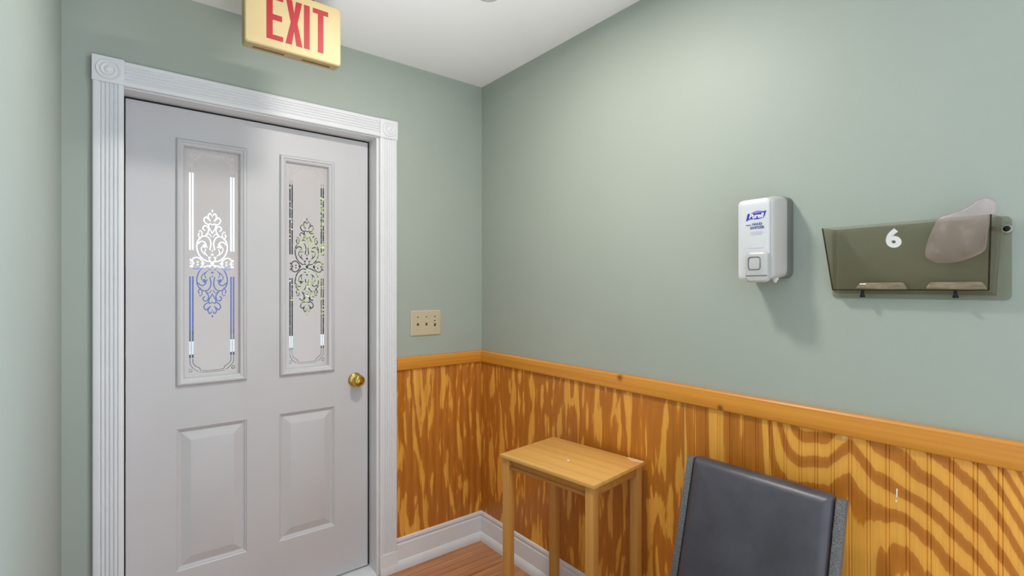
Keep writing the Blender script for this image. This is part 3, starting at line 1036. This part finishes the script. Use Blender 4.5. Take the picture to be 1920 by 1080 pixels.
b = lathe(B(), [(0.0025, -0.001), (0.0025, -0.008), (0.0065, -0.010), (0.0062, -0.013), (0.0030, -0.0148), (0.0004, -0.015)], (0, -0.1685, 0.160), 'x', 20)
obj('wall_screw', b, M_pin, fh)
b = lathe(B(), [(0.0088, -0.0035), (0.0088, -0.0052), (0.0060, -0.0056), (0.0058, -0.0036)], (0, -0.1685, 0.160), 'x', 24)
obj('wall_washer', b, M_clearplastic, fh)
# the cut edges of the acrylic read as dark lines
M_edge = m_see_through('smoked_acrylic_edge', (0.42, 0.40, 0.33), gloss=0.04, rough=0.1, haze=0.05, hazecol=(120, 112, 92))
for (p0, p1) in ((FT[1], FT[2]), (FT[2], FT[3]), (FT[3], FT[0])):
    b = B()
    q0, q1 = Vector(p0), Vector(p1)
    d = (q1 - q0).normalized()
    u = d.cross(Vector((1, 0, 0.4))).normalized() * 0.0014
    w = Vector((-0.0012, 0, 0))
    loft(b, [[tuple(q + u + w), tuple(q - u + w), tuple(q - u - w), tuple(q + u - w)] for q in (q0, q1)])
    obj('panel_edge', b, M_edge, fh, smooth=0)
# the 6, stuck on the leaning front panel
six = text_mesh('numeral', '6', 0.0600, (0, 0, 0), M_sticker, fh, ext=0.0004, bold=0.0026)
six.location = (-0.0935, 0.0175, 0.1460)
tilt = math.atan2(0.066, 0.161)
six.rotation_euler = (0, -tilt, 0)
six.location.x = -0.100 + (0.185 - 0.1460) * (0.066 / 0.161) - 0.0012


# pale film bag tucked into the holder: crumpled sheet closed on itself
def bag_mesh():
    out = [(-1.930, 1.512), (-1.914, 1.470), (-1.906, 1.430), (-1.920, 1.414), (-1.945, 1.409), (-1.975, 1.414), (-2.000, 1.426), (-2.013, 1.440), (-2.017, 1.475), (-2.024, 1.505),
           (-2.031, 1.522), (-2.030, 1.540), (-2.018, 1.550), (-2.004, 1.549), (-1.990, 1.538), (-1.974, 1.529), (-1.955, 1.523), (-1.938, 1.518)]
    P = catmull(out + [out[0]], 4)[:-1]
    c = P.mean(0)
    b = B()
    rings = []
    for s, fx in ((1.0, 0.0), (0.98, 0.35), (0.86, 0.75), (0.65, 0.95), (0.4, 1.0), (0.15, 1.0)):
        rings.append((s, fx))
    loops = []
    for sgn, rr in ((1, reversed(rings)), (-1, rings[1:])):
        for s, fx in rr:
            lp = []
            for q in P:
                yy, zz = c + (q - c) * s
                n = mnoise.noise(Vector((yy * 38, zz * 38, sgn * 3.1))) * 0.003 + mnoise.noise(Vector((yy * 90, zz * 70, sgn * 9.1))) * 0.0008
                mid = -0.034 - (zz - 1.46) * 0.12
                lp.append((mid - sgn * fx * 0.007 - n * fx, yy, zz))
            loops.append(lp)
    return loft(b, loops)


bag = obj('plastic_bag', bag_mesh(), M_bag, smooth=80)
tag(bag, 'pale pink translucent plastic bag tucked into the wall file holder', 'plastic bag')

# ------------------------------------------------------------------ small table
tb = thing('side_table', 'small tall light wood side table in the corner by wainscot', 'side table', (-0.208, -0.889, 0), 0.119)
# local: x = depth (0.318), y = length (0.441)
hx, hy, TZ = 0.159, 0.2205, 0.710
top = obj('table_top', bx(B(), -hx, hx, -hy, hy, TZ - 0.013, TZ), M_oak, tb, bevel=0.0012)
b = loft(B(), [[(x, y, TZ + 0.0001) for x, y in pg] for pg in ([(0.128, -0.185), (0.150, -0.150), (0.158, -0.155), (0.158, -0.219), (0.140, -0.219)],)] +
         [[(x, y, TZ + 0.0009) for x, y in pg] for pg in ([(0.128, -0.185), (0.150, -0.150), (0.158, -0.155), (0.158, -0.219), (0.140, -0.219)],)])
obj('veneer_chip', b, M_pale, top, smooth=0)
b = lathe(B(), [(0.005, 0.0), (0.0045, 0.0008), (0.0003, 0.0009)], (-0.030, -0.012, TZ), 'z', 9)
obj('glue_spot', b, M_chip, top, smooth=0)
LG = 0.032
for sx in (-1, 1):
    for sy in (-1, 1):
        cx, cy = sx * (hx - 0.006 - LG / 2), sy * (hy - 0.008 - LG / 2)
        b = bx(B(), cx - LG / 2, cx + LG / 2, cy - LG / 2, cy + LG / 2, 0, TZ - 0.013)
        obj('leg', b, M_oak_leg, tb, bevel=0.0015)
for sx in (-1, 1):
    xf = sx * (hx - 0.018)
    xi = sx * (hx - 0.034)
    b = bx(B(), min(xf, xi), max(xf, xi), -hy + 0.040, hy - 0.040, TZ - 0.043, TZ - 0.013)
    xo = sx * (hx - 0.013)
    bx(b, min(xi, xo), max(xi, xo), -hy + 0.040, hy - 0.040, TZ - 0.052, TZ - 0.041)
    obj('apron', b, M_oak_edge, tb, bevel=0.001)
for sy in (-1, 1):
    yf, yi = sy * (hy - 0.012), sy * (hy - 0.030)
    b = bx(B(), -hx + 0.038, hx - 0.038, min(yf, yi), max(yf, yi), TZ - 0.046, TZ - 0.013)
    obj('apron', b, M_oak_edge, tb, bevel=0.001)

# ------------------------------------------------------------------ chair against the wall
ch = thing('side_chair', 'charcoal vinyl chair with grey frame standing before the wainscot', 'chair', (-0.36, -1.5365, 0))
# local: x negative = front of the chair, y across; back posts recline towards the wall (+x)
HWY = 0.2245
xt, zt = 0.262, 0.806             # top of the posts (local x, z)
REC = 0.27
px_at = lambda z: xt - REC * (zt - z)


def post(y0, y1):
    w = 0.026
    zl = 0.43
    pts_f = [(px_at(zt), zt), (px_at(zl), zl), (px_at(zl) + 0.02, 0.0)]
    loops = [[(x, y0, z), (x, y1, z), (x + w, y1, z), (x + w, y0, z)] for x, z in pts_f]
    return loft(B(), loops)


obj('back_post', post(HWY - 0.022, HWY), M_speckle, ch, bevel=0.002)
obj('back_post', post(-HWY, -HWY + 0.022), M_speckle, ch, bevel=0.002)


def pad(hw, hh, th, r, puff):
    """upholstered pad lying in a local (u, v) plane, thickness along w"""
    loops = []
    for s, w_ in ((0.0, 0.0), (0.0, th * 0.45), (0.004, th * 0.72), (0.011, th * 0.90), (0.022, th), (0.060, th + puff * 0.45), (0.120, th + puff * 0.9), (0.170, th + puff)):
        loops.append([(u, v, w_) for u, v in rrect(max(0.002, hw - s), max(0.002, hh - s), max(0.004, r - s * 0.5), 5)])
    return loops


# backrest pad between the posts, facing -x
hh_ = 0.205
zc = zt + 0.006 - hh_
loops = []
for lp in pad(HWY - 0.0265, hh_, 0.034, 0.010, 0.008):
    loops.append([(px_at(zc + v) + 0.018 - w_, u, zc + v) for u, v, w_ in lp])
obj('backrest', loft(B(), loops), M_vinyl, ch, smooth=50)
b = bx(B(), px_at(zc + 0.1) + 0.014, px_at(zc + 0.1) + 0.022, -HWY + 0.022, HWY - 0.022, zc + 0.08, zc + 0.12)
obj('back_rail', b, M_speckle, ch)
# seat
SZ = 0.405
loops = []
for lp in pad(HWY - 0.004, 0.215, 0.045, 0.022, 0.010):
    loops.append([(-0.055 + v, u, SZ + w_) for u, v, w_ in lp])
obj('seat', loft(B(), loops), M_vinyl, ch, smooth=50)
b = B()
bx(b, -0.250, 0.150, HWY - 0.030, HWY - 0.008, SZ - 0.030, SZ)
bx(b, -0.250, 0.150, -HWY + 0.008, -HWY + 0.030, SZ - 0.030, SZ)
bx(b, -0.250, -0.228, -HWY + 0.030, HWY - 0.030, SZ - 0.030, SZ)
obj('seat_frame', b, M_speckle, ch, bevel=0.002)
for s in (-1, 1):
    y0, y1 = sorted((s * (HWY - 0.008), s * (HWY - 0.030)))
    b = bx(B(), -0.250, -0.226, y0, y1, 0, SZ - 0.030)
    obj('leg', b, M_speckle, ch, bevel=0.002)

# ------------------------------------------------------------------ outside the door
struct('porch_floor', bx(B(), -4, 3.5, 0.14, 2.3, -0.15, -0.02), M_concrete, 'pale concrete porch outside the door', 'porch')
struct('pavement', bx(B(), -18, 22, 2.3, 40, -0.5, -0.35), M_asphalt, 'grey asphalt ground beyond the porch', 'pavement')

b = bx(B(), -4, 3.5, 0.14, 1.75, 2.30, 2.40)
bx(b, -4, 3.5, 1.60, 1.75, 2.13, 2.30)
struct('porch_roof', b, pm('tan_soffit', (214, 192, 176), rough=0.8), 'tan porch ceiling above the door outside', 'porch')

rl = thing('porch_railing', 'white porch railing seen through the etched glass', 'railing', (0, 2.15, 0))
M_railw = pm('white_railing_paint', (236, 234, 230), rough=0.5)
for z0, z1 in ((0.86, 0.95), (0.62, 0.70), (0.06, 0.13)):
    obj('rail', bx(B(), -3.4, 3.2, -0.03, 0.03, z0, z1), M_railw, rl)
for x in (-3.4, -1.9, -0.05, 1.5, 3.2):
    obj('post', bx(B(), x - 0.045, x + 0.045, -0.045, 0.045, -0.02, 1.02), M_railw, rl)

# parked van
M_carblue = pm('blue_car_paint', (78, 86, 144), rough=0.25, coat=0.6)
M_carglass = pm('dark_car_glass', (58, 64, 92), rough=0.08, spec=0.8)
M_tyre = pm('tyre_rubber', (30, 30, 32), rough=0.9)
M_rim = pm('wheel_alloy', (170, 172, 176), rough=0.3, metal=0.8)
G = -0.35
cv = thing('car', 'blue van parked outside, glimpsed through the left lite', 'car', (-1.6, 8.6, G))
prof = [(-2.3, 0.35), (-2.32, 1.0), (-2.2, 1.85), (-1.95, 2.05), (1.7, 2.05), (1.95, 1.92), (2.3, 1.30), (2.42, 1.12), (2.45, 0.95), (2.45, 0.38)]
sec = []
for y, s in ((-0.92, 0.97), (-0.85, 1.0), (0.85, 1.0), (0.92, 0.97)):
    sec.append([(x * s, y, 0.35 + (z - 0.35) * s) for x, z in prof])
obj('body', loft(B(), sec), M_carblue, cv, smooth=25)
for x0, x1 in ((-2.0, -1.0), (-0.9, 0.1), (0.2, 0.95)):
    b = loft(B(), [[(x0, -0.925, 1.30), (x1, -0.925, 1.30), (x1 - 0.05, -0.925, 1.75), (x0, -0.925, 1.75)],
                   [(x0, -0.86, 1.30), (x1, -0.86, 1.30), (x1 - 0.05, -0.86, 1.75), (x0, -0.86, 1.75)]])
    obj('side_window', b, M_carglass, cv)
obj('lower_cladding', bx(B(), -2.28, 2.40, -0.945, -0.90, 0.36, 0.98), M_carglass, cv, bevel=0.01)
for x in (-1.45, 1.55):
    for y in (-0.86, 0.70):
        b = lathe(B(), [(0.20, -0.03), (0.33, -0.03), (0.345, 0.04), (0.345, 0.14), (0.33, 0.18), (0.20, 0.18)], (x, y - 0.02, 0.345), 'y', 32)
        wv = obj('wheel', b, M_tyre, cv)
        obj('hub', lathe(B(), [(0.20, -0.005), (0.19, 0.02), (0.02, -0.01), (0.001, -0.01)], (x, y - 0.02, 0.345), 'y', 24), M_rim, wv)


def leaf_cloud(center, rad, n, size):
    b = B()
    for _ in range(n):
        while True:
            v = Vector((random.uniform(-1, 1), random.uniform(-1, 1), random.uniform(-1, 1)))
            if 0.25 < v.length < 1:
                break
        p = Vector(center) + Vector((v.x * rad[0], v.y * rad[1], v.z * rad[2]))
        s = size * random.uniform(0.6, 1.3)
        R = Matrix.Rotation(random.uniform(0, 6.28), 3, 'Z') @ Matrix.Rotation(random.uniform(-1.2, 1.2), 3, 'X')
        q = [R @ Vector(c) * s + p for c in ((-1, 0, 0), (-0.2, 0.42, 0.1), (1, 0, 0.05), (-0.2, -0.42, 0.1))]
        b.faces.new([b.verts.new(c) for c in q])
    return b


M_leafy = pm('yellow_green_leaves', (196, 204, 96), rough=0.6, vary=0.35, vscale=9)
M_leafd = pm('dark_evergreen_needles', (46, 58, 48), rough=0.8, vary=0.4, vscale=6)
M_bark = pm('brown_bark', (88, 70, 54), rough=0.9, vary=0.25, vscale=30)


def tree(name, label, loc, h, trunk_r, clouds, mat):
    t = thing(name, label, 'tree', loc)
    lp = []
    for i in range(7):
        z = h * i / 6
        r = trunk_r * (1 - 0.09 * i)
        lp.append([(r * math.cos(a) + 0.03 * math.sin(i * 1.3), r * math.sin(a), z) for a in [k * 2 * math.pi / 10 for k in range(10)]])
    obj('trunk', loft(B(), lp), M_bark, t)
    b = None
    bms = [leaf_cloud(*c) for c in clouds]
    b = bms[0]
    for o2 in bms[1:]:
        me = bpy.data.meshes.new('merge_tmp')
        o2.to_mesh(me)
        b.from_mesh(me)
        bpy.data.meshes.remove(me)
        o2.free()
    obj('foliage', b, mat, t, smooth=0, recalc=False)
    return t


tree('young_tree', 'yellow-green young tree outside, behind the right lite', (0.46, 4.2, G), 2.1, 0.04,
     [((0, 0, 2.3), (0.30, 0.3, 0.62), 420, 0.05), ((-0.12, 0, 1.6), (0.22, 0.25, 0.35), 130, 0.045)], M_leafy)
tree('evergreen_tree', 'dark evergreen tree outside behind the yellow-green young tree', (2.6, 10.5, G), 4.5, 0.16,
     [((0, 0, 1.6), (1.5, 1.2, 1.6), 4200, 0.16), ((0, 0, 3.6), (1.25, 1.0, 1.4), 2800, 0.15), ((0, 0, 5.2), (0.7, 0.6, 0.9), 1000, 0.14)], M_leafd)
